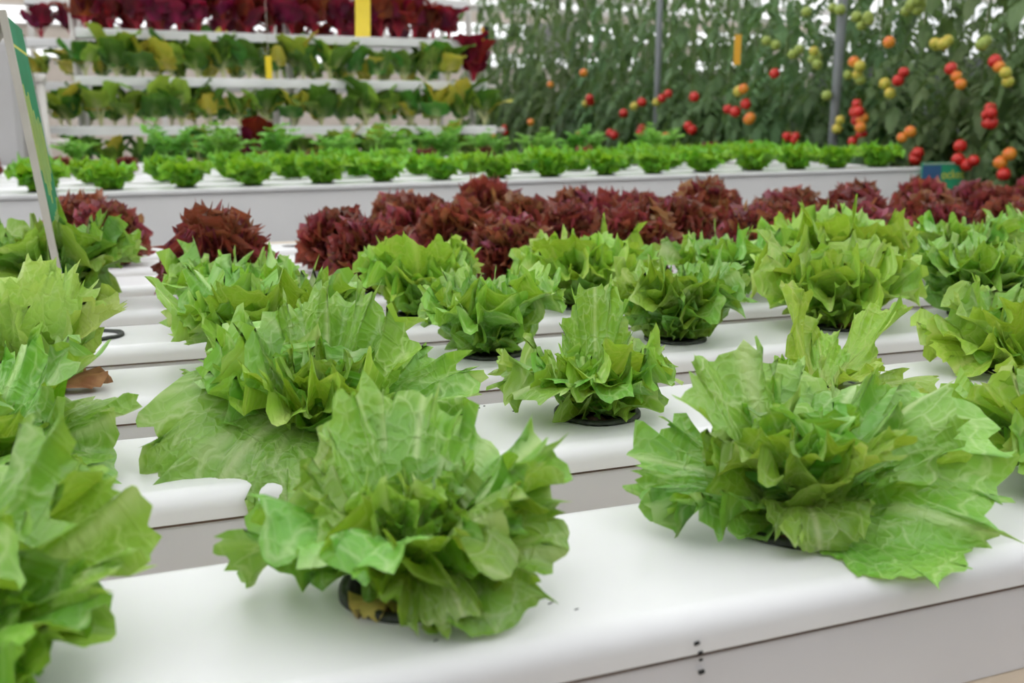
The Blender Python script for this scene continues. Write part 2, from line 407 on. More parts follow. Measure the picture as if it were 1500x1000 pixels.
# net cup shared meshes (origin on the channel top, at the hole's centre)
RR = 0.0318
def cup_meshes():
    prof = [(0.0225, -0.045), (0.0262, -0.006), (0.0266, 0.0022), (0.0280, 0.0036), (0.0305, 0.0036), (RR, 0.0024), (RR, 0.0004), (0.0285, 0.0003), (0.0272, -0.006), (0.0236, -0.046)]
    mb = MB().lathe(prof, 40)
    n = len(mb.v); 
    for i in range(len(mb.v)):
        x, y, z = mb.v[i]; a = math.atan2(y, x)
        if z > 0: mb.v[i] = (x * (1 + 0.012 * math.sin(3 * a + 1)), y * (1 + 0.012 * math.sin(3 * a + 1)), z + 0.0005 * math.sin(5 * a))
    me = bpy.data.meshes.new('net_cup'); me.from_pydata(mb.v, [], mb.f); me.update(); finish(me, M['cup'], True)
    v = [(0, 0, -0.006)]; f = []
    rnd = random.Random(4); nr, ns = 6, 28
    for i in range(1, nr + 1):
        for k in range(ns):
            a = 2 * math.pi * k / ns; r = 0.0258 * i / nr
            v.append((r * math.cos(a), r * math.sin(a), -0.006 - 0.004 * (i / nr) ** 2 + rnd.uniform(-0.0025, 0.0025)))
    for k in range(ns): f.append((0, 1 + k, 1 + (k + 1) % ns))
    for i in range(nr - 1):
        for k in range(ns):
            a = 1 + i * ns; f.append((a + k, a + ns + k, a + ns + (k + 1) % ns, a + (k + 1) % ns))
    out = [me]
    for mt in ('medium', 'plug'):
        m2 = bpy.data.meshes.new('growing_medium'); m2.from_pydata(v, [], f); m2.update(); finish(m2, M[mt], True); out.append(m2)
    return out
CUP, MED, PLUG = cup_meshes()

def add_cup(root, plug=False):
    c = link('net_cup', CUP, root); link('growing_medium', PLUG if plug else MED, c)
    return c

# ------------------------------------------------------------------ near table: channels
CH_Y0, CH_P, CH_W = 0.2236, 0.2313, 0.1341
GX0, GS = 0.105, 0.2025
def chy(n): return CH_Y0 + n * CH_P - CH_W / 2
def gx(k): return GX0 + GS * k
XL, XR = -0.62, 2.85
HOLE = 0.0290
def lid_mesh(holes, x0, x1, wd, rad):
    """top plate with punched holes, rounded long edges and short skirts"""
    mb = MB(); hy = wd / 2 - rad
    def cell(cx, xa, xb):
        n = 32; base = len(mb.v)
        for k in range(n):
            a = 2 * math.pi * (k + 0.5) / n; mb.v.append((cx + HOLE * math.cos(a), HOLE * math.sin(a), 0))
        for k in range(n):
            a = 2 * math.pi * (k + 0.5) / n; c, s = math.cos(a), math.sin(a)
            hx = (xb - cx) if c > 0 else (cx - xa)
            t = min(hx / abs(c) if abs(c) > 1e-9 else 1e9, hy / abs(s) if abs(s) > 1e-9 else 1e9)
            mb.v.append((cx + c * t, s * t, 0))
        for k in range(n):
            k2 = (k + 1) % n
            mb.f.append((base + k, base + n + k, base + n + k2, base + k2))
        # corner fillers
        def near(k): return mb.v[base + n + k]
        for cxn, cyn in ((xb, hy), (xa, hy), (xa, -hy), (xb, -hy)):
            best = None
            for k in range(n):
                k2 = (k + 1) % n; p, q = near(k), near(k2)
                if abs(abs(p[1]) - hy) < 1e-6 and abs(abs(q[1]) - hy) < 1e-6: continue
                if (abs(p[0] - xa) < 1e-6 or abs(p[0] - xb) < 1e-6) and (abs(q[0] - xa) < 1e-6 or abs(q[0] - xb) < 1e-6) : continue
                dd = (p[0] - cxn) ** 2 + (p[1] - cyn) ** 2
                if best is None or dd < best[0]: best = (dd, k, k2)
            if best:
                mb.v.append((cxn, cyn, 0)); mb.f.append((base + n + best[1], len(mb.v) - 1, base + n + best[2]))
        # hole lip going down
        b2 = len(mb.v)
        for k in range(n):
            v = mb.v[base + k]; mb.v.append((v[0], v[1], -0.003))
        for k in range(n):
            k2 = (k + 1) % n; mb.f.append((base + k2, b2 + k2, b2 + k, base + k))
    xs = x0
    for h in sorted(holes):
        xa, xb = h - 0.045, h + 0.045
        if xa > xs + 1e-6:
            n = len(mb.v); mb.v += [(xs, -hy, 0), (xa, -hy, 0), (xa, hy, 0), (xs, hy, 0)]; mb.f.append((n, n + 1, n + 2, n + 3))
        cell(h, xa, xb); xs = xb
    n = len(mb.v); mb.v += [(xs, -hy, 0), (x1, -hy, 0), (x1, hy, 0), (xs, hy, 0)]; mb.f.append((n, n + 1, n + 2, n + 3))
    for sgn in (-1, 1):
        pr = [(sgn * (hy + rad * math.sin(a * math.pi / 16)), -rad * (1 - math.cos(a * math.pi / 16))) for a in range(9)]
        pr += [(sgn * wd / 2, -0.0175), (sgn * (wd / 2 - 0.0018), -0.0178)]
        if sgn > 0: pr = pr[::-1]
        m0 = len(mb.f); mb.sweep(pr, x0, x1)
        if sgn < 0 or sgn > 0: mb.f[m0:] = [tuple(reversed(f)) for f in mb.f[m0:]]
    return mb
holes = [gx(k) for k in range(-3, 14) if XL + 0.05 < gx(k) < XR - 0.05]
lid = lid_mesh(holes, XL, XR, CH_W, 0.011)
lid_me = None
ORD = ['nearest', 'second', 'third', 'fourth', 'fifth', 'sixth', 'seventh', 'farthest']
for n in range(1, 9):
    root = empty('growing_channel', FM @ Matrix.Translation((0, chy(n), 0)))
    tag(root, {1: 'white plastic growing channel nearest the camera, black dots on its side',
               2: 'white growing channel with black ink squiggles, second from the front',
               8: 'white growing channel farthest back on the near table, against the pale rail'}.get(n, 'white plastic growing channel, %s from the front of the near table' % ORD[n - 1]),
        'growing channel', 'white channels of the near table')
    if lid_me is None:
        o = lid.build('channel_lid', M['pvc'], root); autosmooth(o, 35); lid_me = o.data
        b = MB(); y = CH_W / 2 - 0.0016
        b.sweep([(-y, -0.0186), (-y, -0.064), (y, -0.064), (y, -0.0186)], XL, XR)
        b.f.append((0, 1, 2, 3)); b.f.append((7, 6, 5, 4))
        base_me = b.build('channel_base', M['pvc_side'], root).data
        s_ = MB().box((XL + .001, -CH_W / 2 + 0.0005, -0.0190), (XR - .001, CH_W / 2 - 0.0005, -0.0170))
        seam_me = s_.build('lid_seam', M['seam'], root).data
    else:
        link('channel_lid', lid_me, root); link('channel_base', base_me, root); link('lid_seam', seam_me, root)
    if n == 1: ch1 = root
    if n == 2: ch2 = root
# ink dots and strokes
def blot(parent, pts, wid, n_up=(0, 0, 1)):
    mb = MB(); mb.tube(pts, wid, 6)
    o = mb.build('ink_mark', M['ink'], parent, True); return o
yf = -CH_W / 2
for x, z, r in ((0.2075, -0.0125, .0011), (0.2095, -0.0172, .0010), (0.2100, -0.0205, .0007), (0.2105, -0.0262, .0012)):
    blot(ch1, [(x - r, yf - 0.0001, z), (x + r, yf - 0.0001, z + .0004)], r * 0.8)
for x, y, r in ((0.155, -0.035, .0007), (0.163, -0.044, .0006), (0.1, -0.048, .0006), (0.34, -0.046, .0006)):
    blot(ch1, [(x - r * 1.6, y, 0.0001), (x + r * 1.6, y + r, 0.0001)], r * 0.5)
blot(ch2, [(0.170, -0.014, 0), (0.1795, -0.014, 0), (0.1905, -0.009, 0)], .0007)
blot(ch2, [(0.179, -0.018, 0), (0.189, -0.0125, 0)], .0006)
blot(ch2, [(0.194, -0.012, 0), (0.207, -0.010, 0)], .0008)
blot(ch2, [(0.205, -0.011, 0), (0.1985, 0.001, 0), (0.196, 0.004, 0), (0.194, 0.002, 0)], .0010)
for x, y in ((0.233, .048), (0.2385, .052), (0.2535, .030)):
    blot(ch2, [(x - .0006, y, 0), (x + .0006, y, 0)], .0007)
blot(ch2, [(0.470, 0.046, 0), (0.473, 0.051, 0), (0.477, 0.049, 0), (0.477, 0.041, 0), (0.472, 0.036, 0)], .0010)

# table under the channels
tb = empty('channel_table', FM @ Matrix.Translation((0, 0, 0)))
tag(tb, 'pale plywood table carrying the white lettuce channels', 'table')
MB().box((XL - .05, 0.22, -0.086), (XR + .05, 2.22, -0.0645), 0.002).build('table_top', M['ply'], tb)
MB().box((XL - .05, 2.17, -0.0645), (XR + .05, 2.22, -0.010), 0.002).build('rear_rail', M['ply'], tb)
for x in (XL + .05, 0.55, 1.7, XR - .05):
    for y in (0.32, 2.1):
        MB().box((x - .025, y - .025, -0.77), (x + .025, y + .025, -0.086)).build('leg', M['steel'], tb)
for x in (0.012, 0.165):
    pass

# ------------------------------------------------------------------ green lettuces
AZ0 = -YAW       # leaf azimuths are given from the viewer's right, turning away
def rand_spec(rnd, size=1.0, upright=0.0, no=6, nm=5, ni=5, nh=4):
    sp = []
    a0 = rnd.uniform(0, 360)
    for i in range(no):
        sp.append(dict(al=a0 + i * 360 / no + rnd.uniform(-18, 18), L=size * rnd.uniform(.082, .102), e0=rnd.uniform(44, 60) + upright, e1=rnd.uniform(-14, 18) + upright, cup=rnd.uniform(2, 9), ruf=size * rnd.uniform(.009, .014), wid=rnd.uniform(.85, 1.05), z0=0.008))
    a0 = rnd.uniform(0, 360)
    for i in range(nm):
        sp.append(dict(al=a0 + i * 360 / nm + rnd.uniform(-20, 20), L=size * rnd.uniform(.078, .100), e0=rnd.uniform(54, 70) + upright * .5, e1=rnd.uniform(12, 46) + upright * .5, cup=rnd.uniform(8, 18), ruf=size * rnd.uniform(.009, .014), wid=rnd.uniform(.85, 1.05), z0=0.004))
    a0 = rnd.uniform(0, 360)
    for i in range(ni):
        sp.append(dict(al=a0 + i * 360 / ni + rnd.uniform(-20, 20), L=size * rnd.uniform(.055, .072), e0=rnd.uniform(72, 86), e1=rnd.uniform(40, 75), cup=rnd.uniform(18, 30), ruf=size * rnd.uniform(.008, .011), wid=rnd.uniform(.8, 1.0), z0=0.006))
    for i in range(nh):
        sp.append(dict(al=rnd.uniform(0, 360), L=size * rnd.uniform(.034, .048), e0=rnd.uniform(76, 88), e1=rnd.uniform(60, 100), cup=rnd.uniform(25, 40), ruf=size * rnd.uniform(.006, .009), wid=rnd.uniform(.8, 1.0), z0=0.010))
    return sp
def spec_kw(s, seed):
    kw = dict(s); kw['az'] = R(kw.pop('al')); kw['seed'] = seed; kw.pop('mat', None)
    return kw
def lettuce(n, X, spec, mat, label, seed, rot=0.0, sc=1.0, dead=None, plug=False, group='green lettuces on the near table', name='green_lettuce', dy=0.0):
    root = empty(name, FM @ Matrix.Translation((X, chy(n) + dy, 0)) @ Matrix.Rotation(AZ0 + R(rot), 4, 'Z'))
    tag(root, label, 'lettuce', group)
    add_cup(root, plug)
    for i, s in enumerate(spec):
        s = dict(s, L=s['L'] * sc, ruf=s['ruf'] * sc)
        link('leaf', leaf_mesh('leaf', M[s.get('mat', mat)], zmin=0.0035, **spec_kw(s, seed * 100 + i)), root)
    return root
def lettuce_copy(src, n, X, label, rot, sc=1.0, dy=0.0):
    root = empty(src.name.split('.')[0], FM @ Matrix.Translation((X, chy(n) + dy, 0)) @ Matrix.Rotation(AZ0 + R(rot), 4, 'Z') @ Matrix.Diagonal((sc, sc, sc, 1)))
    tag(root, label, 'lettuce', src['group'])
    for ch in src.children:
        c = ch.copy(); col.objects.link(c); c.parent = root
        if ch.name.startswith('net_cup'):
            c.matrix_parent_inverse = Matrix.Identity(4); c.scale = (1 / sc,) * 3
        for g_ in ch.children:
            d = g_.copy(); col.objects.link(d); d.parent = c
    return root

def Lf(al, L, e0, e1, wid=1.0, cup=6, ruf=.011, **k):
    d = dict(al=al, L=L, e0=e0, e1=e1, wid=wid, cup=cup, ruf=ruf); d.update(k); return d

HEART = lambda rnd, s=1.0, n=5: [dict(al=rnd.uniform(0, 360), L=s * rnd.uniform(.036, .055), e0=rnd.uniform(72, 86), e1=rnd.uniform(50, 90), cup=rnd.uniform(20, 36), ruf=s * .008, wid=rnd.uniform(.8, 1.0), z0=.008) for _ in range(n)]

# nearest row ------------------------------------------------
specA = [Lf(238, .100, 70, -34, 1.15, 6, .010, gam=.9, z0=.012), Lf(184, .112, 40, -38, .52, 3, .011, z0=.006), Lf(338, .104, 44, -26, .95, 3, .010, roll=.45, z0=.006),
         Lf(296, .088, 52, -78, .72, 6, .009, z0=.008), Lf(16, .118, 52, 36, .85, 8, .012, z0=.008), Lf(118, .118, 66, 62, .7, 8, .008, z0=.01), Lf(88, .112, 68, 58, .6, 8, .009, z0=.01),
         Lf(158, .098, 58, 30, .8, 8, .012, z0=.008), Lf(318, .104, 62, -4, .9, 6, .012, roll=.3, z0=.01), Lf(50, .108, 54, 34, .85, 8, .012, z0=.008), Lf(208, .080, 66, 20, .8, 10, .011, z0=.01)] + [dict(q_, z0=.016) for q_ in HEART(random.Random(1), 1.15, 9)]
la = lettuce(1, gx(0) - .002, specA, 'green', 'nearest whole green lettuce, a yellow withered bit showing in its black cup', 11, sc=0.66, plug=True)
link('yellowed_leaf', leaf_mesh('yellowed_leaf', M['deadyl'], seed=79, L=.030, wid=.55, e0=62, e1=-30, cup=10, ruf=.003, tooth=.12, fine=.05, az=R(242), nt=40, nr=8, base=.011, z0=-.007), la)
specB = [Lf(336, .128, 24, -40, 1.2, 1, .006, lobes=20, roll=.7, fine=.05, z0=.008), Lf(126, .120, 62, 64, 1.0, 3, .008, z0=.01), Lf(172, .118, 30, 2, .75, 2, .009, roll=-.35, z0=.008), Lf(196, .106, 34, -30, .48, 3, .011, z0=.008),
         Lf(268, .066, 50, -74, .95, 6, .006, z0=.010), Lf(18, .132, 42, 24, .7, 6, .012, roll=.2, z0=.01), Lf(48, .112, 50, 36, .8, 6, .012, z0=.01), Lf(244, .078, 72, 24, .95, 12, .009, z0=.014), Lf(304, .096, 52, 36, .55, 12, .005, mat='lime', roll=.3, z0=.01), Lf(92, .092, 60, 52, .75, 10, .010, z0=.01), Lf(215, .086, 62, 10, .8, 8, .011, z0=.01)] + [dict(q_, z0=.016) for q_ in HEART(random.Random(2), 1.25, 8)]
lettuce(1, gx(1), specB, 'green', 'large open green lettuce in the nearest row, fan leaf drooping over the channel edge', 12, sc=0.71)
specC = [Lf(185, .100, 44, 22, .9, 4, .010), Lf(205, .090, 30, 0, .8, 6, .011), Lf(160, .090, 55, 40, .9, 8, .012), Lf(240, .08, 40, -20), Lf(100, .09, 66, 40), Lf(320, .09, 50, 0), Lf(30, .09, 55, 20)] + HEART(random.Random(3))
lettuce(1, gx(2) + .005, specC, 'lime', 'green lettuce cut off by the right edge in the nearest row', 13, sc=0.86)
specLF = [Lf(22, .112, 46, 16, .95, 4, .011, lobes=21, roll=.45), Lf(345, .092, 42, -12, .9, 5, .012), Lf(300, .095, 35, -40, .9, 4, .010), Lf(65, .115, 62, 40, 1.0, 6, .012), Lf(110, .10, 66, 40), Lf(255, .09, 45, -10), Lf(200, .10, 50, 10), Lf(330, .095, 66, 30, .9, 10, .012)] + HEART(random.Random(4))
lettuce(1, gx(-1) + .006, specLF, 'green', 'close blurred green lettuce filling the lower left corner', 14, sc=0.82)
# second row ------------------------------------------------
spec = [Lf(354, .108, 36, 2, .85, 3, .010, roll=.35), Lf(22, .116, 56, 44, .62, 8, .010, lobes=17), Lf(330, .098, 18, -40, .85, 2, .008, roll=.6), Lf(300, .09, 48, -8), Lf(75, .10, 66, 40), Lf(150, .10, 60, 20), Lf(230, .095, 50, 0), Lf(270, .09, 58, 10)] + HEART(random.Random(5))
lettuce(2, gx(-1), spec, 'green', 'green lettuce at the left edge just behind the corner one, pale ribbed leaf reaching right', 15, sc=0.88)
spec = [Lf(240, .116, 46, -84, 1.0, 1, .005, lobes=23, fine=.06, roll=-.4, gam=.75, hang=True, z0=.012), Lf(176, .100, 38, 8, .8, 2, .006, lobes=23, roll=-.55, z0=.008), Lf(8, .112, 36, 8, .85, 3, .010, roll=.3), Lf(155, .110, 54, 32, .95, 7, .011), Lf(342, .106, 30, -14, .9, 5, .010, roll=.3), Lf(85, .115, 76, 60, .75, 8, .010, lobes=17),
        Lf(45, .108, 66, 44, .8, 8, .012, lobes=17), Lf(125, .105, 66, 42, .95, 8, .013), Lf(205, .092, 66, 26, .95, 12, .013), Lf(262, .082, 64, 14, 1.0, 12, .013, mat='lime'), Lf(300, .078, 60, 12, .9, 12, .012)] + HEART(random.Random(6), 1.2, 7)
lettuce(2, gx(0), spec, 'green', 'biggest green lettuce, broad veined leaf spread left behind the nearest one', 16, sc=0.93)
spec = [Lf(95, .112, 84, 82, .46, 6, .005, lobes=19), Lf(172, .092, 48, 6, .85, 5, .011), Lf(214, .086, 62, -66, 1.0, 8, .008, z0=.008), Lf(248, .070, 66, -30, 1.1, 8, .007, z0=.008), Lf(300, .076, 70, 20, 1.0, 10, .010, mat='lime', z0=.008), Lf(12, .076, 52, 22, .95, 8, .012), Lf(335, .074, 54, 16, .9, 10, .011), Lf(240, .070, 74, 16, 1.1, 8, .009), Lf(50, .08, 60, 35)] + HEART(random.Random(7))
lettuce(2, gx(1), spec, 'green', 'compact green lettuce with one tall upright pale ribbed leaf', 17, sc=0.86)
spec = [Lf(140, .088, 62, 92, .50, 18, .005, lobes=21, tooth=.06, fine=.03, narrow=.45), Lf(24, .096, 44, 50, .42, 34, .004, lobes=21, tooth=.06, fine=.03, narrow=.4), Lf(350, .078, 14, -2, .62, 4, .005, tooth=.06), Lf(320, .050, 45, 20, .8, 10, .006), Lf(225, .050, 20, -8, .7, 6, .006, mat='lime'), Lf(80, .05, 62, 50, .7, 14, .005), Lf(195, .042, 45, 25, .7, 10, .005)]
lettuce(2, gx(2), spec, 'lime', 'sparse young lettuce of a few upright folded smooth leaves', 18)
spec = [Lf(178, .092, 52, -8, 1.0, 6, .010), Lf(205, .085, 40, -28, .95, 6, .010), Lf(270, .088, 74, 52, 1.0, 6, .009, lobes=23, mat='lime'), Lf(235, .072, 54, -10, .9, 8, .009), Lf(300, .085, 60, 20), Lf(150, .09, 66, 40, 1.0, 8, .012, mat='pale'), Lf(100, .09, 72, 50), Lf(30, .09, 60, 20), Lf(345, .09, 50, 0)] + HEART(random.Random(8))
lettuce(2, gx(3), spec, 'lime', 'yellow green lettuce at the right edge, brown rimmed cup below its ribbed leaf', 19, sc=0.88, plug=True)
# third row ------------------------------------------------
spec = [Lf(285, .098, 84, 74, .9, 8, .005, lobes=23, tooth=.05, fine=.07, mat='pale'), Lf(245, .092, 80, 72, .6, 12, .005, lobes=23, tooth=.05, fine=.06, mat='pale'), Lf(18, .104, 48, 36, .72, 14, .007, lobes=23, tooth=.06, fine=.06), Lf(60, .105, 74, 60, .9, 8, .006, fine=.07), Lf(110, .105, 76, 62, .95, 8, .006, fine=.07), Lf(170, .10, 66, 50, .9, 8, .006), Lf(330, .055, 66, 40, .7, 16, .010, mat='green'), Lf(210, .08, 70, 55, .7, 12, .006)]
pl = lettuce(3, gx(-1) + .006, spec, 'pale', 'pale upright lettuce at left with a withered brown leaf beside its cup', 20)
link('withered_leaf', leaf_mesh('withered_leaf', M['dead'], zmin=.004, seed=77, L=.062, wid=.62, e0=22, e1=-18, cup=10, ruf=.005, tooth=.05, fine=.03, az=R(2), nt=40, nr=8), pl)
link('withered_leaf', leaf_mesh('withered_leaf', M['dead'], zmin=.004, seed=78, L=.045, wid=.5, e0=60, e1=70, cup=16, ruf=.004, tooth=.05, az=R(225), nt=40, nr=8), pl)
def rl(n, k, mat, label, seed, size=1.0, up=0.0, rot=0.0, **kw):
    return lettuce(n, gx(k), rand_spec(random.Random(seed), size * 1.03, up), mat, label, seed, rot, **kw)
g30 = rl(3, 0, 'green', 'densely ruffled green lettuce directly behind the biggest one', 31, 1.0, 2)
g31 = rl(3, 1, 'green', 'green lettuce in a black cup, left of the tall upright leaf', 32, .90, 6)
g32 = rl(3, 2, 'green', 'green lettuce with a wide oval black rim, behind the tall upright leaf', 33, .88, 8)
g33 = rl(3, 3, 'lime', 'broad green lettuce above the sparse young one, brown bit in its cup', 34, 1.06, 4, plug=True)
link('withered_leaf', leaf_mesh('withered_leaf', M['dead'], seed=80, L=.03, wid=.5, e0=40, e1=-10, cup=12, ruf=.003, tooth=.05, az=R(285), nt=30, nr=6, base=.008, z0=-.002), g33)
g34 = lettuce_copy(g31, 3, gx(4), 'yellow green lettuce, third row, touching the right edge', 130, 1.12)
lettuce_copy(g30, 3, gx(5), 'green lettuce at the far right end of the third row', 70, 1.1)
# fourth row ------------------------------------------------
g40 = rl(4, 0, 'green', 'green lettuce below the lone big red lettuce, left of centre', 41, .95, 2)
spec = rand_spec(random.Random(42), .95, 8) + [Lf(268, .082, 70, 58, 1.1, 6, .009, mat='lime', z0=.02), Lf(150, .10, 62, 50, .8, 8, .010), Lf(30, .095, 66, 60, .7, 8, .010)]
lettuce(4, gx(1), spec, 'lime', 'bright green lettuce with a backlit fan leaf, centre left against the reds', 42)
lettuce_copy(g33, 4, gx(2), 'green lettuce in the fourth row, centre, below the red row', 200, .98)
lettuce_copy(g40, 4, gx(3), 'green lettuce in the fourth row, right of centre', 120, 1.05)
lettuce_copy(g33, 4, gx(4), 'tall green lettuce in the fourth row rising highest into the reds', 40, 1.18)
lettuce_copy(g31, 4, gx(5), 'light green lettuce in the fourth row near the right edge', 260, 1.2)
lettuce_copy(g30, 4, gx(6), 'green lettuce in the fourth row at the right edge', 310, 1.15)
ec = empty('net_cup', FM @ Matrix.Translation((-.048, chy(4), 0)))
tag(ec, 'empty black net cup left in its hole beside the pale lettuce', 'net cup')
link('cup_body', CUP, ec)
lettuce(5, gx(-1) + .004, rand_spec(random.Random(51), 1.22, 4), 'green', 'deep green lettuce at left behind the green sign', 51)

# ------------------------------------------------------------------ red lettuces
def red_spec(rnd):
    sp = []
    for ring, (cnt, L0, L1, e0a, e0b, e1a, e1b) in enumerate(((10, .060, .078, 40, 55, -10, 20), (10, .066, .084, 56, 70, 25, 50), (9, .072, .092, 68, 82, 50, 72), (7, .066, .092, 76, 92, 66, 90))):
        a0 = rnd.uniform(0, 360)
        for i in range(cnt):
            sp.append(dict(al=a0 + i * 360 / cnt + rnd.uniform(-14, 14), L=rnd.uniform(L0, L1), e0=rnd.uniform(e0a, e0b), e1=rnd.uniform(e1a, e1b), cup=rnd.uniform(4, 16), ruf=rnd.uniform(.009, .013), nrf=rnd.uniform(13, 18), wid=rnd.uniform(.8, 1.0), z0=.002 + ring * .004, lobes=30, tooth=.16, fine=.06, nt=120, nr=10, rexp=1.7))
    return sp
reds = []
def red(n, X, label, var, rot, sc, dy=0.0):
    g_ = 'red lettuces at the back of the near table'
    if var >= len(reds):
        r = lettuce(n, X, red_spec(random.Random(600 + var)), 'red', label, 60 + var, rot, sc=(1.13 if var == 0 else 1.0), group=g_, name='red_lettuce', dy=dy); reds.append(r)
    else:
        r = lettuce_copy(reds[var], n, X, label, rot, sc, dy)
    return r
rr_ = random.Random(9)
red(5, gx(0), 'big dark red frilly lettuce standing alone left of centre', 0, 0, 1.0)
red(7, gx(-1) + .055, 'red frilly lettuce right behind the tall green sign', 1, 40, 1.1)
red(6, gx(1) - .005, 'red frilly lettuce beside the gap, first of the long red mass', 2, 10, 1.0)
ORDW = ['first', 'second', 'third', 'fourth', 'fifth', 'sixth', 'seventh', 'eighth', 'ninth', 'tenth', 'eleventh', 'twelfth', 'thirteenth', 'fourteenth', 'fifteenth', 'sixteenth', 'seventeenth', 'eighteenth', 'nineteenth', 'twentieth', 'twenty-first', 'twenty-second', 'twenty-third', 'twenty-fourth']
rowname = {5: 'front red row', 6: 'second red row', 7: 'third red row', 8: 'rearmost red row'}
for n, ks in ((5, range(1, 8)), (6, range(2, 10)), (7, range(2, 11)), (8, range(2, 12))):
    for q, k in enumerate(ks):
        red(n, gx(k) + rr_.uniform(-.012, .012), 'dark red frilly lettuce, %s from left in the %s' % (ORDW[q], rowname[n]), rr_.randrange(3), rr_.uniform(0, 360), rr_.uniform(.92, 1.12), rr_.uniform(-.01, .01))
red(7, gx(-2) + .03, 'red frilly lettuce cut by the left edge, behind the green ones', 2, 200, 1.0)
red(8, gx(-1) + .01, 'smaller red lettuce half hidden behind the tall sign', 0, 140, .95)

# white clips lying among the reds
for i, (n, X, dy, lab) in enumerate(((5, .86, .08, 'small white plastic clip resting on the channel among the reds, right of centre'),)):
    o = MB().tube([(0, 0, 0), (.03, .004, 0)], .011, 14).build('white_clip', M['strawwhite'], None, False)
    o.matrix_world = FM @ Matrix.Translation((X, chy(n) + dy - .02, .011)); autosmooth(o); tag(o, lab, 'clip')


# ------------------------------------------------------------------ far bench
BY, BZ0, BSL = 2.85, 0.858, 0.0075          # front face, height at x=0, drainage slope along x
def bz(x): return BZ0 + BSL * x
BM_ = Matrix.Translation((0, BY, BZ0)) @ Matrix.Rotation(-math.atan(BSL), 4, 'Y')
bench = empty('growing_bench', BM_)
tag(bench, 'long white fronted growing bench behind the red lettuces', 'bench')
BXL, BXR = -1.2, 2.74
MB().box((BXL, 0, -0.30), (BXR, 0.018, -0.006), 0.002).build('front_panel', M['panel'], bench)
MB().box((BXL, -0.008, -0.012), (BXR, 0.03, 0.0), 0.002).build('top_trim', M['pvc'], bench)
MB().box((BXR - 0.018, 0.018, -0.30), (BXR, 2.2, -0.006), 0.002).build('end_panel', M['panel'], bench)
MB().box((BXL, 0.018, -0.09), (BXR - 0.018, 2.2, -0.07)).build('deck', M['ply'], bench)
for x in (BXL + .1, 0.6, BXR - .1):
    for y in (0.08, 2.1):
        MB().box((x - .03, y - .03, -BZ0 + .012), (x + .03, y + .03, -0.09)).build('leg', M['steel'], bench)
for x in (-0.12,):
    MB().lathe([(0.0, -.006), (.006, -.005), (.007, 0)], 12).build('bolt', M['steel'], bench).matrix_local = Matrix.Translation((-0.075, -0.001, -0.048)) @ Matrix.Rotation(R(90), 4, 'X') @ Matrix.Rotation(R(180), 4, 'X')
b_rows = (0.12, 0.39, 0.68, 0.98, 1.30, 1.64, 2.0)
bname = ['front', 'second', 'third', 'fourth', 'fifth', 'sixth', 'rearmost']
pr = [(-.095, -.066), (-.095, -.008), (-.092, -.002), (-.086, 0.0), (.086, 0.0), (.092, -.002), (.095, -.008), (.095, -.066)]
cb = MB().sweep(pr, BXL + .01, BXR - .03); nn = len(pr)
cb.f = [tuple(reversed(f)) for f in cb.f]; cb.f += [tuple(range(nn)), tuple(reversed(range(nn, 2 * nn)))]
bch_me = None
for i, y in enumerate(b_rows):
    if bch_me is None:
        o = cb.build('bench_channel', M['pvc']); autosmooth(o, 50); bch_me = o.data
    else: o = link('bench_channel', bch_me)
    o.matrix_world = BM_ @ Matrix.Translation((0, y, -0.002))
    tag(o, 'white growing channel of the far bench, %s row' % bname[i], 'growing channel', 'channels of the far bench')

def small(spec, nt=34, nr=7):
    for s in spec: s['nt'] = nt; s['nr'] = nr
    return spec
CUPS = CUP
bvar = []
for v in range(3):
    sp = small(rand_spec(random.Random(700 + v), .95, 8, 6, 5, 4, 2))
    ms = [leaf_mesh('leaf', M['bench'], zmin=.003, **spec_kw(s, 7000 + v * 50 + i)) for i, s in enumerate(sp)]
    jm = joined_leaf_mesh('bench_lettuce', [spec_kw(s, 7000 + v * 50 + i) for i, s in enumerate(sp)], M['bench'], .003)
    bvar.append((ms, jm))
brng = random.Random(21)
q = 0
for i in range(18):
    x = -0.62 + i * 0.192 + brng.uniform(-.012, .012)
    if x > BXR - .1: break
    sc = brng.uniform(.98, 1.15)
    r = empty('bench_lettuce', BM_ @ Matrix.Translation((x, b_rows[0], -0.002)) @ Matrix.Rotation(brng.uniform(0, 6.28), 4, 'Z') @ Matrix.Diagonal((sc, sc, sc * .95, 1)))
    tag(r, 'bright green lettuce, %s from the left along the front of the far bench' % ORDW[i], 'lettuce', 'front row lettuces of the far bench')
    link('net_cup', CUP, r)
    for me in bvar[i % 3][0]: link('leaf', me, r)
for row, skip in ((1, 0.1), (2, 0.25)):
    cnt = 0
    for i in range(18):
        x = -0.68 + i * 0.198 + brng.uniform(-.02, .02)
        if x > BXR - .12 or brng.random() < skip: continue
        o = link('bench_lettuce', bvar[brng.randrange(3)][1]); sc = brng.uniform(.92, 1.1)
        o.matrix_world = BM_ @ Matrix.Translation((x, b_rows[row], -0.002)) @ Matrix.Rotation(brng.uniform(0, 6.28), 4, 'Z') @ Matrix.Diagonal((sc, sc, sc, 1))
        tag(o, 'green lettuce, %s from the left in the %s row of the far bench' % (ORDW[cnt], bname[row]), 'lettuce', '%s row lettuces of the far bench' % bname[row]); cnt += 1
rj = joined_leaf_mesh('bench_red_lettuce', [spec_kw(s, 7500 + i) for i, s in enumerate(small(red_spec(random.Random(77)), 34, 6))], M['red'], .003)
cnt = 0
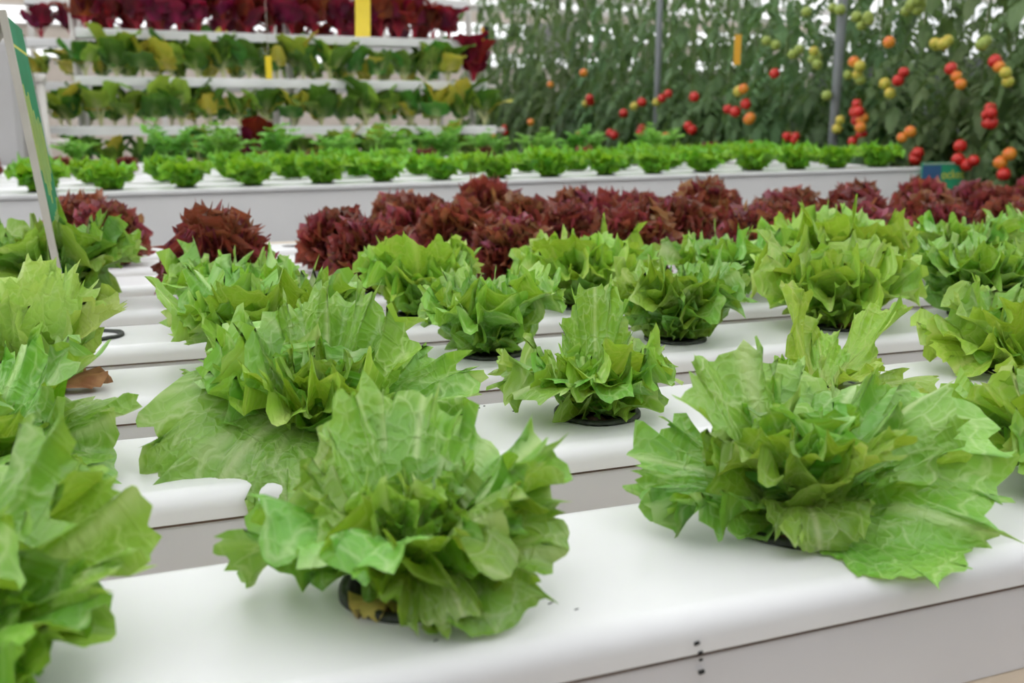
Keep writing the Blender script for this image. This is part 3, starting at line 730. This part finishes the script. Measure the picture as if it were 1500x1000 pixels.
for i in range(16):
    x = -0.9 + i * 0.225 + brng.uniform(-.03, .03)
    if x > BXR - .15 or (x > -.2 and brng.random() < .25): continue
    o = link('bench_red_lettuce', rj); sc = brng.uniform(.6, .8)
    o.matrix_world = BM_ @ Matrix.Translation((x, b_rows[3], -0.002)) @ Matrix.Rotation(brng.uniform(0, 6.28), 4, 'Z') @ Matrix.Diagonal((sc, sc, sc, 1))
    tag(o, 'small red lettuce, %s from the left behind the bench greens' % ORDW[cnt], 'lettuce', 'red lettuces of the far bench'); cnt += 1
# feathery herbs behind
def herb_mesh(seed):
    rnd = random.Random(seed); VV = []; FF = []; A = []; B = []; UV = []
    for s in range(16):
        a = rnd.uniform(0, 6.28); ln = rnd.uniform(.10, .19); lean = rnd.uniform(.15, .95)
        for t in range(5):
            u = .45 + .55 * t / 4
            p = Vector((math.cos(a) * math.sin(lean * u) * ln * u, math.sin(a) * math.sin(lean * u) * ln * u, math.cos(lean * u) * ln * u))
            for sd in (-1, 1):
                V, F, l1, l2, uv = fan_leaf(seed=rnd.randrange(9999), L=rnd.uniform(.022, .036), wid=1.0, e0=rnd.uniform(10, 50), e1=rnd.uniform(-30, 20), cup=10, ruf=.004, lobes=23, tooth=.25, nt=10, nr=2, az=a + sd * rnd.uniform(.4, 1.4))
                n = len(VV); VV += [(x + p.x, y + p.y, z + p.z) for x, y, z in V]; FF += [tuple(n + i for i in f) for f in F]; A += l1; B += l2; UV += uv
        mb = MB().tube([(0, 0, 0), (math.cos(a) * math.sin(lean * .5) * ln * .5, math.sin(a) * math.sin(lean * .5) * ln * .5, math.cos(lean * .5) * ln * .5), (math.cos(a) * math.sin(lean) * ln, math.sin(a) * math.sin(lean) * ln, math.cos(lean) * ln)], .0014, 4)
        n = len(VV); VV += mb.v; FF += [tuple(n + i for i in f) for f in mb.f]; A += [0.3] * len(mb.v); B += [0.3] * len(mb.v); UV += [(0, 0)] * len(mb.v)
    me = bpy.data.meshes.new('herb'); me.from_pydata(VV, [], FF); me.update(); finish(me, M['herb'], True, {'lt': A, 'lr': B}, UV)
    return me
hm = [herb_mesh(1), herb_mesh(2)]
for row, x0, x1, st in ((4, 0.15, 2.6, .21), (5, -.2, 2.5, .25)):
    cnt = 0; x = x0
    while x < x1:
        if brng.random() > (.15 if x > 1.0 else .4):
            o = link('leafy_herb', hm[brng.randrange(2)]); sc = brng.uniform(.75, 1.05) * (1.0 if row == 4 else .8)
            o.matrix_world = BM_ @ Matrix.Translation((x, b_rows[row], -0.002)) @ Matrix.Rotation(brng.uniform(0, 6.28), 4, 'Z') @ Matrix.Diagonal((sc, sc, sc, 1))
            tag(o, 'feathery green herb, %s from the left in the %s bench row' % (ORDW[cnt], bname[row]), 'herb', 'herbs on the far bench, %s row' % bname[row]); cnt += 1
        x += st + brng.uniform(-.03, .05)

# ------------------------------------------------------------------ tiered rack with chard
rack = empty('tiered_rack', (0, 5.3, 0))
tag(rack, 'white tiered rack of plant channels behind the bench', 'rack')
tiers = [(0.80, -.26, 1.98, 0.0), (1.022, -.30, 1.96, .04), (1.262, -.21, 1.92, .08), (1.490, -.19, 1.86, .12), (1.705, -.10, 1.84, .16)]
prt = [(-.055, -.044), (-.055, -.006), (-.05, 0), (.05, 0), (.055, -.006), (.055, -.044)]
for side in (1, -1):
    for j, (z, x0, x1, dy) in enumerate(tiers):
        y = dy if side == 1 else .95 - dy
        t_ = MB().sweep(prt, x0 - (0 if side == 1 else .35), x1); t_.f = [tuple(reversed(f)) for f in t_.f]
        m_ = len(prt); t_.f += [tuple(range(m_)), tuple(reversed(range(m_, 2 * m_)))]
        o = t_.build('tier_channel', M['pvc'], rack); o.location = (0, y, z)
        MB().tube([(x1, 0, -.024), (x1 + .07, 0, -.026)], .014, 10).build('drain_pipe', M['beam'], o, True)
for x in (-.2, .85, 1.88):
    for side in (1, -1):
        y0 = .06 if side == 1 else .89; y1 = .26 if side == 1 else .69
        MB().tube([(x, y0, 0), (x, y1, 1.95)], .019, 8).build('rack_leg', M['beam'], rack, True)
    MB().tube([(x, .26, 1.9), (x, .69, 1.9)], .015, 8).build('rack_brace', M['beam'], rack, True)

def chard_leaf(seed, al, h, lean, bl, wid, droop, mat, smat):
    """stalk plus blade; returns (blade mesh, stalk mesh)"""
    a = R(al); n = 6; pts = []
    for i in range(n + 1):
        u = i / n; r = h * math.sin(lean) * u * (0.5 + .5 * u); pts.append((r, h * math.cos(lean * u) * u))
    P = [(x * math.cos(a), x * math.sin(a), z) for x, z in pts]
    st = MB().tube(P, [.0042 - .0022 * i / n for i in range(n + 1)], 6)
    sm = bpy.data.meshes.new('stalk'); sm.from_pydata(st.v, [], st.f); sm.update(); finish(sm, M[smat], True)
    e0 = 90 - math.degrees(lean) * .9
    bm_ = leaf_mesh('leaf', M[mat], seed=seed, L=bl, wid=wid, e0=e0, e1=e0 - droop, cup=9, ruf=.007, nrf=5, lobes=7, tooth=.03, fine=.01, base=pts[-1][0] - .004, z0=pts[-1][1] - .004, nt=26, nr=8, az=a, ovate=True)
    return bm_, sm
def chard_var(seed, redk):
    rnd = random.Random(seed); out = []
    for i in range(rnd.randint(7, 10)):
        if redk: mt, sm = 'chard_red', 'stalk_red'
        else:
            mt = rnd.choices(['chard', 'chard_lt', 'chard_yl'], [6, 4, .8])[0]; sm = 'stalk'
        out.append(chard_leaf(seed * 20 + i, i * 137 + rnd.uniform(-25, 25), rnd.uniform(.04, .095), rnd.uniform(.05, .75), rnd.uniform(.10, .15), rnd.uniform(.72, .98), rnd.uniform(0, 90), mt, sm))
    return out
cg = [chard_var(s, False) for s in range(1, 8)]; cr = [chard_var(s, True) for s in range(11, 16)]
crn = random.Random(5)
tname = ['lowest', 'second', 'third', 'fourth', 'top']
for j, (z, x0, x1, dy) in enumerate(tiers):
    if j == 4: continue
    x = x0 + .05; cnt = 0
    redt = (j == 3)
    while x < x1 - .05:
        mix = (not redt) and crn.random() < (.10 if j == 2 else .03)
        var = crn.choice(cr if (redt or mix) else cg); sc = crn.uniform(.85, 1.3) * (1.15 if redt else 1.08)
        r = empty('chard_plant', Matrix.Translation((x, 5.3 + dy, z)) @ Matrix.Rotation(crn.uniform(0, 6.28), 4, 'Z') @ Matrix.Diagonal((sc, sc, sc, 1)))
        if redt: tag(r, 'dark red leafy chard, %s from the left on the red tier of the rack' % ORDW[cnt], 'chard', 'red chard on the rack')
        else: tag(r, '%s chard, %s from the left on the %s tier of the rack' % ('crimson leaved' if mix else 'green pale stalked', ORDW[cnt], tname[j]), 'chard', 'chard on the %s tier of the rack' % tname[j])
        for bm_, sm in var:
            l_ = link('leaf', bm_, r); link('stalk', sm, l_)
        x += crn.uniform(.090, .125) if redt else crn.uniform(.115, .15); cnt += 1
        if cnt >= len(ORDW): break
for j, (z, x0, x1, dy) in enumerate(tiers):
    if j in (0, 4): continue
    x = x0 - .2; cnt = 0
    while x < x1 - .05 and cnt < len(ORDW):
        var = crn.choice(cr if j == 3 else cg); sc = crn.uniform(.85, 1.1)
        r = empty('chard_plant', Matrix.Translation((x, 5.3 + .95 - dy, z)) @ Matrix.Rotation(crn.uniform(0, 6.28), 4, 'Z') @ Matrix.Diagonal((sc, sc, sc, 1)))
        tag(r, '%s chard, %s from the left on the rear side of the %s rack tier' % ('red' if j == 3 else 'green', ORDW[cnt], tname[j]), 'chard', 'chard on the rear side of the rack')
        for bm_, sm in var:
            l_ = link('leaf', bm_, r); link('stalk', sm, l_)
        x += crn.uniform(.13, .17); cnt += 1
dev = empty('timer_box', (1.905, 5.36, 1.46)); tag(dev, 'small black and yellow box on the right end post of the rack', 'timer box')
MB().box((.0, -.015, 0), (.035, .02, .105), .003).build('casing', M['ink'], dev)
MB().box((-.008, -.018, .025), (.006, .0, .10), .002).build('yellow_face', M['trap_or'], dev)

# ------------------------------------------------------------------ tomatoes
def tom_foliage(seed):
    rnd = random.Random(seed); V = []; F = []; A = []; B = []; UV = []
    def leaflet(p, d, up, L):
        s = d.cross(up).normalized(); n = len(V); w2 = L * rnd.uniform(.26, .36)
        dn = Vector((0, 0, -1))
        pts = [p, p + d * L * .38 + s * w2 + dn * L * .06, p + d * L * .42 + up * L * .06, p + d * L * .38 - s * w2 + dn * L * .06, p + d * L * .75 + s * w2 * .7 + dn * L * .16, p + d * L * .78 + dn * L * .08, p + d * L * .75 - s * w2 * .7 + dn * L * .16, p + d * L + dn * L * .28]
        V.extend([tuple(q) for q in pts]); F.extend([(n, n + 1, n + 2), (n, n + 2, n + 3), (n + 1, n + 4, n + 5, n + 2), (n + 2, n + 5, n + 6, n + 3), (n + 4, n + 7, n + 5), (n + 5, n + 7, n + 6)])
        for k, (t, r) in enumerate(((0, .1), (1, .5), (0, .5), (-1, .5), (1, .8), (0, .8), (-1, .8), (0, 1))): A.append(t); B.append(.3 + .7 * r); UV.append((t * .2 + p.x * 9, r * .4 + p.z * 9))
    z = .22; a = rnd.uniform(0, 6.28)
    while z < 2.35:
        dense = z < 1.36
        for rep in range(3 if dense else (2 if z < 1.7 else 1)):
            a += 2.4 + rnd.uniform(-.4, .4); ln = rnd.uniform(.18, .30) * (1.0 if dense else .72); el = rnd.uniform(-.1, .6)
            h = Vector((math.cos(a), math.sin(a), 0)); p = Vector((0, 0, z + rnd.uniform(-.03, .03))); prev = p.copy(); N = 6
            for k in range(1, N + 1):
                e = el - 1.5 * k / N
                p = p + (h * math.cos(e) + Vector((0, 0, math.sin(e)))) * ln / N
                d = (p - prev).normalized(); prev = p.copy(); s = d.cross(Vector((0, 0, 1))).normalized()
                if k >= 2:
                    for sg in (-1, 1):
                        leaflet(p, (d * .5 + s * sg + Vector((0, 0, -.25 + rnd.uniform(-.3, .2)))).normalized(), Vector((0, 0, 1)), rnd.uniform(.045, .075) * (1 if dense else .8))
                if k == N: leaflet(p, (d + Vector((0, 0, -.2))).normalized(), s.cross(d).normalized(), rnd.uniform(.08, .11))
        z += .052 if dense else .07
    me = bpy.data.meshes.new('foliage'); me.from_pydata(V, [], F); me.update(); finish(me, M['tomleaf'], False, {'lt': A, 'lr': B}, UV)
    return me
def tom_stem(seed):
    rnd = random.Random(seed); x = y = 0; pts = [(0, 0, 0)]
    for i in range(1, 13): x += rnd.uniform(-.012, .012); y += rnd.uniform(-.012, .012); pts.append((x, y, i * .2))
    mb = MB().tube(pts, [.010 - .0005 * i for i in range(13)], 6)
    me = bpy.data.meshes.new('stem'); me.from_pydata(mb.v, [], mb.f); me.update(); finish(me, M['tomstem'], True); return me
tf = [tom_foliage(s) for s in range(6)]; ts = [tom_stem(s) for s in range(3)]
st = MB().tube([(0.01, 0, 1.2), (0.0, 0, 2.6)], .0015, 4)
str_me = bpy.data.meshes.new('support_string'); str_me.from_pydata(st.v, [], st.f); str_me.update(); finish(str_me, M['string'])
tv = []
for i, (r, g) in enumerate(((.034, .9), (.030, .92))):
    prf = [(0.0005, .92 * r), (.25 * r, .97 * r), (.6 * r, .80 * r), (.9 * r, .42 * r), (r, 0), (.92 * r, -.4 * r), (.65 * r, -.74 * r), (.3 * r, -.9 * r), (.0005, -.93 * r)]
    tv.append([(p, z) for p, z in prf])
def tom_mesh(mt, i):
    mb = MB().lathe(tv[i], 14); me = bpy.data.meshes.new('tomato'); me.from_pydata(mb.v, [], mb.f); me.update(); finish(me, M[mt], True); return me
TM = {c: [tom_mesh(m_, i) for i in (0, 1)] for c, m_ in (('r', 'tom_red'), ('o', 'tom_or'), ('y', 'tom_yl'), ('g', 'tom_gr'))}
cal = MB()
for k in range(5):
    a = k * 1.2566; n = len(cal.v)
    cal.v += [(0, 0, .001), (.012 * math.cos(a - .3), .012 * math.sin(a - .3), .002), (.026 * math.cos(a), .026 * math.sin(a), -.004), (.012 * math.cos(a + .3), .012 * math.sin(a + .3), .002)]; cal.f.append((n, n + 1, n + 2, n + 3))
cal.tube([(0, 0, 0), (.004, 0, .03)], .002, 5)
cal_me = bpy.data.meshes.new('calyx'); cal_me.from_pydata(cal.v, [], cal.f); cal_me.update(); finish(cal_me, M['tomstem'])
plants = []
trn = random.Random(8)
NP = 24
for i in range(NP):
    y = 2.15 + i * .30 + trn.uniform(-.03, .03)
    r = empty('tomato_plant', (3.16 + trn.uniform(-.03, .03), y, 0))
    tag(r, 'tall tomato vine, %s from the right in the front row' % ORDW[i], 'tomato plant', 'front row of tomato vines')
    link('stem', ts[i % 3], r); fo = link('foliage', tf[trn.randrange(6)], r); fo['kind'] = 'stuff'; fo.rotation_euler = (0, 0, trn.uniform(0, 6.28))
    link('support_string', str_me, r); plants.append((y, r))
for row, X in ((0, 3.55), (1, 4.5)):
    for i in range(20 if row == 0 else 18):
        y = 2.6 + i * .36 + trn.uniform(-.05, .05) + row * .8
        r = empty('tomato_plant', (X + trn.uniform(-.05, .05), y, 0))
        tag(r, 'tomato vine, %s from the right in the %s row' % (ORDW[i], ('second', 'rearmost')[row]), 'tomato plant', '%s row of tomato vines' % ('second', 'rearmost')[row])
        link('stem', ts[i % 3], r); fo = link('foliage', tf[trn.randrange(6)], r); fo['kind'] = 'stuff'; fo.rotation_euler = (0, 0, trn.uniform(0, 6.28))
        link('support_string', str_me, r)
CL = [(4.01,1.267,'r',1),(3.46,1.290,'o',1),(3.42,1.271,'y',3),(3.49,1.238,'g',2),(3.43,1.434,'g',4),(3.18,1.467,'g',4),(3.19,1.204,'r',2),(3.23,1.155,'y',2),(2.92,1.236,'r',1),(2.89,1.207,'o',2),(2.97,1.328,'y',4),(2.72,1.252,'r',1),(2.70,1.232,'o',1),(2.67,1.210,'y',2),(2.73,1.067,'r',4),(2.71,1.038,'r',2),(3.42,1.078,'r',5),(3.39,1.052,'o',3),(3.52,1.050,'y',2),(3.82,0.976,'r',3),(3.88,0.972,'o',2),(3.43,0.961,'r',3),(4.17,0.928,'r',1),(3.05,0.922,'r',3),(2.84,0.954,'r',1),(2.80,0.885,'r',2),(2.65,0.900,'o',2),(2.63,0.860,'r',1),(3.10,1.004,'o',2),(4.19,1.061,'o',1),(5.54,1.096,'r',1),(5.31,1.158,'r',1),(5.40,1.135,'y',1),(5.07,1.176,'r',2),(5.13,1.155,'y',1),(4.72,1.176,'r',1),(4.39,1.107,'r',1),(4.32,1.092,'r',2),(4.20,1.055,'o',1),(5.32,0.981,'r',2),(5.66,0.961,'r',1),(5.01,0.961,'o',1),(4.73,1.001,'r',2),(4.26,1.205,'o',1),(4.30,1.193,'y',1),(7.61,0.961,'r',2),(7.90,0.924,'o',1),(6.17,0.955,'r',3),(6.03,1.197,'r',2),(6.09,1.163,'y',1),(6.13,1.365,'o',1),(6.69,1.308,'o',1),(7.06,1.042,'o',1),(3.70,1.291,'g',3),(3.62,1.156,'g',1),(2.77,1.325,'g',2),(3.15,1.481,'g',3),(3.73,1.352,'y',1),(4.09,1.422,'g',2),(3.88,1.346,'g',2),(3.26,1.356,'o',1),(2.77,0.903,'r',1),(3.62,1.524,'g',2),(5.72,0.973,'r',1),(3.80,1.525,'g',1),(4.52,0.914,'r',1)]
for y, z, c, n in CL:
    for k in range(n):
        dx, dy, dz = (0, 0, 0) if k == 0 else (trn.uniform(-.02, .03), trn.uniform(-.05, .05), trn.uniform(-.04, .04))
        rt = min(plants, key=lambda q_: abs(q_[0] - y))[1]
        t_ = link('tomato', TM[c][trn.randrange(2)], rt)
        t_.location = Vector((2.90 + dx, y + dy, z + dz)) - rt.location
        t_.scale = (.72 if y < 4 else .85,) * 3
        c_ = link('calyx', cal_me, t_); c_.location = (0, 0, .029)

# posts, hanging cards, fan box
def post(x, y, rad, mt, label):
    r = empty('greenhouse_post', (x, y, 0)); tag(r, label, 'post', 'greenhouse posts')
    MB().tube([(0, 0, .004), (0, 0, 2.615)], rad, 14).build('shaft', M[mt], r, True)
    MB().box((-.07, -.07, 0), (.07, .07, .012), .002).build('foot_plate', M[mt], r)
post(2.95, 3.62, .021, 'greypost', 'grey steel post standing among the tomato vines at right')
post(3.02, 5.34, .019, 'greypost', 'thinner grey steel post farther back in the tomato row')
def card(name, loc, w_, h_, mt, label, rz, bend=0.0, foot=None):
    r = empty(name, Matrix.Translation(loc) @ Matrix.Rotation(rz, 4, 'Z')); tag(r, label, 'sticky trap', 'hanging insect traps')
    mb = MB(); n = 10
    for i in range(n + 1):
        u = i / n; zz = h_ * u; yy = -bend * (1 - u) ** 3
        mb.v += [(-w_ / 2, yy, zz), (w_ / 2, yy, zz), (-w_ / 2, yy + .0012, zz), (w_ / 2, yy + .0012, zz)]
    for i in range(n):
        a = i * 4
        mb.f += [(a, a + 1, a + 5, a + 4), (a + 3, a + 2, a + 6, a + 7), (a + 2, a, a + 4, a + 6), (a + 1, a + 3, a + 7, a + 5)]
    mb.f += [(0, 2, 3, 1), (n * 4, n * 4 + 1, n * 4 + 3, n * 4 + 2)]
    mb.build('card', M[mt], r)
    MB().tube([(0, 0, h_ - .005), (0, 0, 2.6 - loc[2])], .0012, 4).build('hanging_string', M['string'], r)
    return r
card('sticky_trap', (.851, 3.703, 1.347), .056, .24, 'trap', 'yellow sticky trap hanging at the top in front of the rack', -YAW, .03)
card('sticky_trap', (2.86, 4.27, 1.32), .034, .145, 'trap_or', 'amber sticky trap hanging before the tomato vines', -YAW - .3, .0)
card('sticky_trap', (0.62, 4.6, 1.23), .028, .10, 'trap', 'small yellow sticky card near the crimson chard on the rack', -YAW, .0)
fb = empty('fan_box', (4.8, 11.0, 1.87)); tag(fb, 'grey square fan box hanging beyond the tomato vines', 'fan')
MB().box((-.26, -.1, -.02), (.26, .2, .30), .01).build('housing', M['fan'], fb)
MB().lathe([(.10, -.01), (.125, -.012), (.13, 0), (.125, .012)], 24).build('fan_ring', M['steel'], fb, True).matrix_local = Matrix.Translation((0, -.1, .14)) @ Matrix.Rotation(R(90), 4, 'X')
for x in (-.2, .2): MB().tube([(x, .05, .29), (x, .05, .74)], .008, 6).build('hanger', M['steel'], fb)

# ------------------------------------------------------------------ grey cabinet and pipes at the left edge
cb_ = empty('control_cabinet', (-.62, 5.0, 0)); tag(cb_, 'grey metal cabinet at the left edge behind the sign', 'cabinet')
MB().box((-.35, 0, 0), (.185, .5, 1.40), .02).build('body', M['cab'], cb_)
MB().box((-.33, -.012, .05), (.165, 0.0, 1.36), .006).build('door', M['cab'], cb_)
MB().box((.10, -.03, .65), (.115, -.012, .8), .003).build('handle', M['steel'], cb_)
pp = empty('water_pipe', (-.40, 5.1, 0)); tag(pp, 'white upright water pipe beside the grey cabinet', 'pipe')
MB().tube([(.05, 0, 0), (.05, 0, 1.24)], .022, 12).build('riser', M['beam'], pp, True)
MB().tube([(.05, 0, 1.22), (.05, 0, 1.26)], .03, 12).build('cap', M['beam'], pp, True)
MB().tube([(.05, 0, .95), (.15, 0, .95)], .016, 10).build('branch', M['beam'], pp, True)

# ------------------------------------------------------------------ tall green sign on the near table
o0 = Vector((-.080, 1.221, .822)); uW = Vector((.004, .151, -.004)); vH = Vector((-.031, .090, .325))
W_, H_ = uW.length, vH.length
u_ = uW.normalized(); n_ = u_.cross(vH).normalized(); v_ = n_.cross(u_)
SM = Matrix((( u_.x, v_.x, n_.x, o0.x), (u_.y, v_.y, n_.y, o0.y), (u_.z, v_.z, n_.z, o0.z), (0, 0, 0, 1)))
sg = empty('plant_sign', SM); tag(sg, 'tall green laminated sign with yellow print, seen nearly edge on at left', 'sign')
MB().box((.006, .012, -.0015), (W_ - .002, H_ - .004, .0015), .0005).build('board', M['signgreen'], sg)
MB().box((W_ - .002, 0, -.0016), (W_ + .006, H_ - .01, .0026)).build('clear_edge', M['acrylic'], sg)
MB().box((0, 0, -.0045), (W_, H_, -.0016), .0005).build('back_sheet', M['signback'], sg)
MB().box((-.0008, 0, -.0045), (.0055, H_, .0035), .0006).build('edge_strip', M['signback'], sg)
mb = MB(); n = 8
for i in range(n + 1):
    a = i / n
    for t in (0, .002):
        mb.v += [(.0, H_ - .050 * a * a - .003 * a, -.004 - .040 * a + t), (W_ * (1 - .1 * a), H_ - .050 * a * a - .003 * a, -.004 - .040 * a + t)]
for i in range(n):
    a = i * 4; mb.f += [(a, a + 1, a + 5, a + 4), (a + 2, a + 6, a + 7, a + 3), (a, a + 4, a + 6, a + 2), (a + 1, a + 3, a + 7, a + 5)]
mb.build('folded_top_flap', M['signback'], sg, True)
prn = [(.01, .145, .302, .3055)] + [(x, x + .006, a, b) for x, a, b in ((.028, .165, .262), (.044, .15, .25), (.060, .135, .255), (.078, .125, .235), (.094, .14, .225), (.112, .150, .228), (.128, .16, .222),
       (.05, .045, .105), (.068, .035, .110), (.086, .030, .114), (.104, .04, .116))]
for x0, x1, a, b in prn:
    MB().box((x0, a, .0014), (x1, b, .00158)).build('printed_stroke', M['signyel'], sg)
MB().box((W_ * .5 - .006, -.03, -.003), (W_ * .5 + .006, .02, -.0005)).build('stake', M['signback'], sg)

# rocket sign at the end of the bench
rs = empty('bench_sign', (2.715, 2.825, .72)); tag(rs, 'green and blue sign with yellow lettering at the right end of the far bench', 'sign')
MB().box((0, 0, 0), (.20, .006, .176), .001).build('board', M['signmint'], rs)
MB().box((.0, -.002, .01), (.088, .0, .166)).build('blue_panel', M['signblue'], rs)
def text_part(txt, size, loc, mat, parent, name='lettering'):
    cu = bpy.data.curves.new('lettering', 'FONT'); cu.body = txt; cu.size = size; cu.extrude = .0006
    tmp = bpy.data.objects.new('tmp', cu); col.objects.link(tmp)
    dg = bpy.context.evaluated_depsgraph_get(); me = bpy.data.meshes.new_from_object(tmp.evaluated_get(dg))
    bpy.data.objects.remove(tmp); me.materials.clear(); me.materials.append(mat)
    o = link(name, me, parent); o.location = loc; o.rotation_euler = (R(90), 0, 0); return o
rs_text = text_part('ocket', .048, (.092, -.001, .116), M['signyel'], rs)
MB().box((.092, -.001, .05), (.13, .0005, .078)).build('printed_patch', M['signyel'], rs)
MB().box((.002, -.0012, .170), (.198, .0, .174)).build('top_stripe', M['signback'], rs)
MB().box((.17, .006, -.72), (.185, .016, .16)).build('stake', M['beam'], rs)
